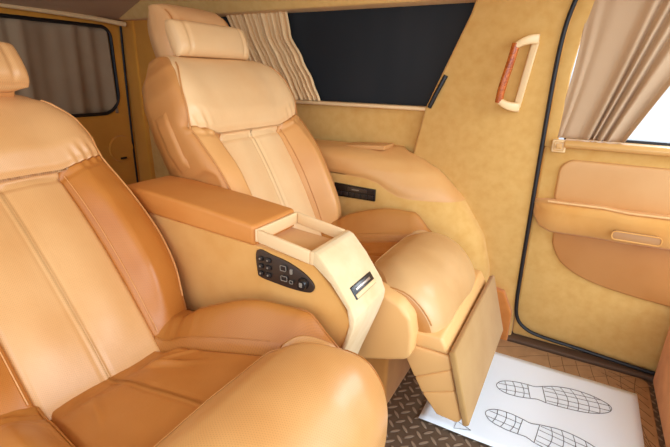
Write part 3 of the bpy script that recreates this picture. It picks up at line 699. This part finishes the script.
def shelf_mesh(rows, nm, mat):
    bm = bmesh.new(); N = 70
    g = [[bm.verts.new(shelf_pt(r, c / N)) for c in range(N + 1)] for r in rows]
    for A, B_ in zip(g, g[1:]):
        for c in range(N): bm.faces.new((A[c], A[c + 1], B_[c + 1], B_[c]))
    bmesh.ops.remove_doubles(bm, verts=bm.verts[:], dist=1e-5)
    return from_bm(nm, bm, mat, sh, sharp=70)
shelf_mesh([i / 24 for i in range(25)], 'armrest_body', MAT['suede'])
shelf_mesh([0.995] + [1 + i / 16 for i in range(33)] + [3.0], 'armrest_cover', MAT['leather_ledge'])
vs_ = prism_bm(sx2([(-0.80, 0.508), (-0.627, 0.509), (-0.627, 0.554), (-0.80, 0.560)]), 1.430 - 1.5, 1.440 - 1.5, 'Y', 0.002)
vp = from_bm('switch_strip', vs_, MAT['blackgloss'], sh)
for i in range(6):
    x = -0.785 + i * 0.026
    from_bm('strip_button', box_bm((x + 0.6, 1.427 - 1.5, 0.516), (x + 0.022 + 0.6, 1.4305 - 1.5, 0.530), 0.001), MAT['button'], vp)
from_bm('strip_display', box_bm((-0.74 + 0.6, 1.4275 - 1.5, 0.537), (-0.66 + 0.6, 1.4305 - 1.5, 0.550), 0.001), MAT['panelbrown'], vp)
from_bm('strip_mark', box_bm((-0.722 + 0.6, 1.4265 - 1.5, 0.541), (-0.692 + 0.6, 1.428 - 1.5, 0.545), 0.0005), MAT['marks'], vp)
# flush lid with a finger recess on the shelf top
from_bm('lid', prism_bm(sx2([(-0.80, 0.688), (-0.635, 0.688), (-0.628, 0.706), (-0.80, 0.6955)]), 1.505 - 1.5, 1.595 - 1.5, 'Y', 0.002), MAT['insert'], sh)

# ================================================================== GRAB HANDLE
gh = thing('grab_handle', 'burl wood and beige grab handle on the suede wall beside the far door', 'handle', (-0.2, 1.60, 0.96))
G = lambda x, y, z: (x + 0.2, y - 1.60, z - 0.96)
def mount(pts, r, nm, mat):
    return from_bm(nm, tube_bm([G(*p) for p in smooth_path(pts, 6)], r, 10), mat, gh)
def slab_end(za, sgn, xw, xg):
    # flat tapered end: from the foot on the wall (xw) to the grip (xg)
    bm = bmesh.new(); rings = []
    for t in [i / 8 for i in range(9)]:
        x = xw + (xg - xw) * t; dy = -0.008 - 0.030 * math.sin(t * PI / 2); z = za - sgn * 0.020 * t ** 2.2; h = 0.030 - 0.006 * t; d = 0.010 + 0.002 * t
        rings.append([bm.verts.new(G(x, 1.60 + dy + d * math.copysign(abs(math.sin(q)) ** 0.5, math.sin(q)), z + h / 2 * math.copysign(abs(math.cos(q)) ** 0.5, math.cos(q)))) for q in [2 * PI * i / 16 for i in range(16)]])
    for A, B_ in zip(rings, rings[1:]):
        for i in range(16): bm.faces.new((A[i], A[(i + 1) % 16], B_[(i + 1) % 16], B_[i]))
    bm.faces.new(rings[0]); bm.faces.new(rings[-1])
    return from_bm('handle_end', bm, MAT['plastic'], gh)
slab_end(1.070, 1, -0.168, -0.228); slab_end(0.862, -1, -0.196, -0.258)
mount([(-0.229, 1.562, 1.056), (-0.238, 1.559, 1.00), (-0.247, 1.558, 0.955), (-0.254, 1.559, 0.915), (-0.258, 1.562, 0.876)], 0.0125, 'wooden_grip', MAT['wood'])
bkp = prism_bm([(-0.188 + 0.2, 1.065 - 0.96), (-0.166 + 0.2, 1.065 - 0.96), (-0.194 + 0.2, 0.858 - 0.96), (-0.216 + 0.2, 0.858 - 0.96)], 1.588 - 1.6, 1.602 - 1.6, 'Y', 0.004)
from_bm('handle_base', bkp, MAT['plastic'], gh)
# window latch by the slanted edge of the glass
wl_ = tag(from_bm('window_latch', tube_bm([(-0.452, 1.597, 0.958), (-0.476, 1.594, 0.905), (-0.503, 1.597, 0.846)], 0.0085, 8), MAT['blackgloss']), 'slim black latch strip at the lower front corner of the dark window', 'latch')
sc_ = bmesh.new(); bmesh.ops.create_cone(sc_, cap_ends=True, segments=40, radius1=0.072, radius2=0.068, depth=0.012)
sc_.transform(Matrix.Translation((-2.196, 1.518, 0.545)) @ Matrix.Rotation(PI / 2, 4, 'Y')); bevel(sc_, 0.002, 2)
spk = tag(from_bm('speaker_cover', sc_, MAT['suede_dim']), 'dim round cover with a small black slot low on the rear wall', 'speaker cover')
from_bm('slot', box_bm((-2.191, 1.502, 0.487), (-2.187, 1.540, 0.499), 0.002), MAT['blackgloss'], spk)

# ================================================================== CURTAINS
def curtain(name, label, f, nu, nv, mat, thick=0.0016):
    bm = bmesh.new(); g = [[bm.verts.new(f(i / nu, j / nv)) for i in range(nu + 1)] for j in range(nv + 1)]
    for j in range(nv):
        for i in range(nu): bm.faces.new((g[j][i], g[j][i + 1], g[j + 1][i + 1], g[j + 1][i]))
    o = from_bm(name, bm, mat, sharp=180)
    s_ = o.modifiers.new('cloth', 'SOLIDIFY'); s_.thickness = thick
    return tag(o, label, 'curtain')
def far_c(a, b):    # a: rear -> front edge, b: top -> bottom
    xr = -1.50 + 0.20 * b; xf = lerp_tab([(0, -1.155), (0.3, -1.135), (0.55, -1.075), (0.8, -1.02), (1, -0.985)], b)
    x = xr + (xf - xr) * a; z = 1.215 + (0.847 - 1.215) * b
    y = 1.632 + 0.011 * math.sin(a * 2 * PI * 14 + 0.6 * math.sin(b * 3)) * (0.75 + 0.25 * math.sin(a * 23)) + 0.004 * math.sin(a * 47 + b * 2)
    return (x, y, z)
fc = curtain('window_curtain', 'beige pleated curtain drawn to the rear end of the dark side window', far_c, 260, 24, MAT['curtain_side'])
def rear_c(a, b):
    y = 0.46 + 1.07 * a; z = 1.165 - 0.43 * b; 
    x = -2.215 + 0.012 * math.sin(a * 2 * PI * 12 + 1.9 * math.sin(a * 9) + 0.5 * b) * (0.55 + 0.45 * math.sin(a * 14 + 1)) + 0.010 * math.sin(a * 2 * PI * 5 + 0.7 + b)
    return (x, y, z)
curtain('rear_curtain', 'taupe curtain hanging in the shaded rear window with black seal', rear_c, 220, 12, MAT['curtain_grey'])
def door_c(a, b):
    tx = -0.052 + 0.41 * a ** 1.0; bx = -0.084 + 0.205 * a ** 0.9
    xr = tx + (bx - tx) * (b ** 0.85); 
    x = xr + 0.004 * math.sin(a * 30) * b + 0.014 * math.sin(PI * b) * (1 - a)
    z = 1.235 + (0.772 - 1.235) * b
    w_ = sstep(0.28, 0.5, a)
    y = 1.618 - 0.006 * w_ + (0.003 + 0.013 * w_) * math.sin(2 * PI * (7.0 * a + 0.4 * math.sin(a * 11)) + 0.5 * b) * (0.6 + 0.4 * b) - 0.01 * b * (1 - b)
    return (x, y, z)
curtain('door_curtain', 'light beige gathered curtain at the bright window of the far door', door_c, 200, 30, MAT['curtain'])

# ================================================================== FLOOR COVERINGS
mt = tag(from_bm('floor_mat', prism_bm(rrect(-0.20, 1.10, 0.335, 1.574, 0.03, 5), 0.0, 0.007, 'Z', 0.003), MAT['mat']), 'brown rubber floor mat in front of the far door under the white paper', 'mat')
lines = bmesh.new()
def mline(p, q, bend, r=0.0012):
    pts = []
    for i in range(9):
        t = i / 8; a = Vector((p[0], p[1], 0)); b = Vector((q[0], q[1], 0)); d = b - a; nrm_ = Vector((-d.y, d.x, 0))
        c = a + d * t + nrm_ * bend * 4 * t * (1 - t); pts.append((c.x, c.y, 0.0072))
    tube_bm(pts, r, 5, lines)
for i in range(11):
    y = 1.10 + i * 0.042; mline((0.20 + 0.02 * (i % 3), min(1.56, y + 0.06)), (0.325, y - 0.02), 0.06)
for i in range(7):
    x = 0.03 + i * 0.045; mline((x, 1.565), (min(0.325, x + 0.14), 1.20), -0.06)
for i in range(5):
    x = -0.17 + i * 0.11; mline((x, 1.485), (x + 0.13, 1.565), 0.04, 0.0008)
from_bm('mat_groove', lines, MAT['mat_line'], mt)
# paper mat with two printed shoe soles
px0, px1, py0, py1 = -0.272, 0.297, 1.018, 1.472
pb = bmesh.new(); gx, gy = 24, 20; ZP = 0.0085
def zpaper(x, y): return ZP + 0.0015 * max(0, noise.noise((x * 9, y * 9, 2))) 
g = [[pb.verts.new((px0 + (px1 - px0) * i / gx, py0 + (py1 - py0) * j / gy, zpaper(px0 + (px1 - px0) * i / gx, py0 + (py1 - py0) * j / gy))) for i in range(gx + 1)] for j in range(gy + 1)]
for j in range(gy):
    for i in range(gx): pb.faces.new((g[j][i], g[j][i + 1], g[j + 1][i + 1], g[j + 1][i]))
paper = from_bm('paper_mat', pb, MAT['paper'], sharp=180)
tag(paper, 'white paper foot mat printed with two shoe sole outlines on the floor', 'paper mat')
sm = paper.modifiers.new('sheet', 'SOLIDIFY'); sm.thickness = 0.0006
heel_o = smooth_path([(0.098, 0.034, 0), (0.06, 0.036, 0), (0.02, 0.027, 0), (0.0, 0.0, 0), (0.02, -0.027, 0), (0.06, -0.036, 0), (0.098, -0.034, 0)], 6)
fore_o = smooth_path([(0.143, 0.040, 0), (0.19, 0.053, 0), (0.24, 0.053, 0), (0.29, 0.038, 0), (0.325, 0.014, 0), (0.330, -0.008, 0), (0.31, -0.030, 0), (0.26, -0.046, 0), (0.20, -0.046, 0), (0.143, -0.039, 0)], 6)
def half(poly, x):
    ys = []
    for a, b in zip(poly, list(poly[1:]) + [poly[0]]):
        if (a.x - x) * (b.x - x) <= 0 and abs(a.x - b.x) > 1e-9: ys.append(a.y + (b.y - a.y) * (x - a.x) / (b.x - a.x))
    return (min(ys), max(ys)) if len(ys) > 1 else None
def inside(poly, x, y):
    h = half(poly, x); return h and h[0] <= y <= h[1]
def sole(ox, oy, ang, flip):
    ca, sa = math.cos(ang), math.sin(ang)
    T = lambda p: (ox + p[0] * ca - p[1] * flip * sa, oy + p[0] * sa + p[1] * flip * ca, zpaper(ox + p[0] * ca - p[1] * flip * sa, oy + p[0] * sa + p[1] * flip * ca) + 0.0006)
    bm = bmesh.new(); R = 0.0011
    tube_bm([T(p) for p in heel_o], R, 5, bm, closed=True); tube_bm([T(p) for p in fore_o], R, 5, bm, closed=True)
    for sgn in (1, -1): tube_bm([T(p) for p in smooth_path([(0.098, 0.034 * sgn, 0), (0.12, 0.031 * sgn, 0), (0.143, 0.0395 * sgn, 0)], 5)], R, 5, bm)
    for poly, x0, x1, st_ in ((heel_o, 0.02, 0.096, 0.026), (fore_o, 0.170, 0.325, 0.029)):
        x = x0
        while x < x1:       # bowed cross lines
            pts = []
            for i in range(-16, 17):
                y = i * 0.0035; xx = x + 5.0 * (0.0025 - y * y) * 0.9
                if inside(poly, xx, y): pts.append((xx, y))
            if len(pts) > 2: tube_bm([T(p) for p in pts], R * 0.85, 4, bm)
            x += st_
        for y0 in ((-0.014, 0.012) if poly is heel_o else (-0.028, -0.006, 0.018, 0.036)):
            run = []
            for i in range(60):
                xx = poly[0].x - 0.1 + i * 0.0052 if poly is heel_o else 0.143 + i * 0.0033
                yy = y0 + (0 if poly is heel_o else -0.06 * (xx - 0.143))
                if inside(poly, xx, yy): run.append((xx, yy))
            if len(run) > 2: tube_bm([T(p) for p in run], R * 0.85, 4, bm)
    from_bm('shoe_print', bm, MAT['ink'], paper, smooth=False)
sole(-0.100, 1.283, math.radians(13.0), 1)
sole(-0.106, 1.142, math.radians(-5.0), 1)
tri = bmesh.new(); tube_bm([(-0.170, 1.062, ZP + 0.001), (-0.128, 1.046, ZP + 0.001), (-0.172, 1.030, ZP + 0.001)], 0.001, 4, tri, closed=True)
from_bm('arrow_mark', tri, MAT['ink'], paper, smooth=False)
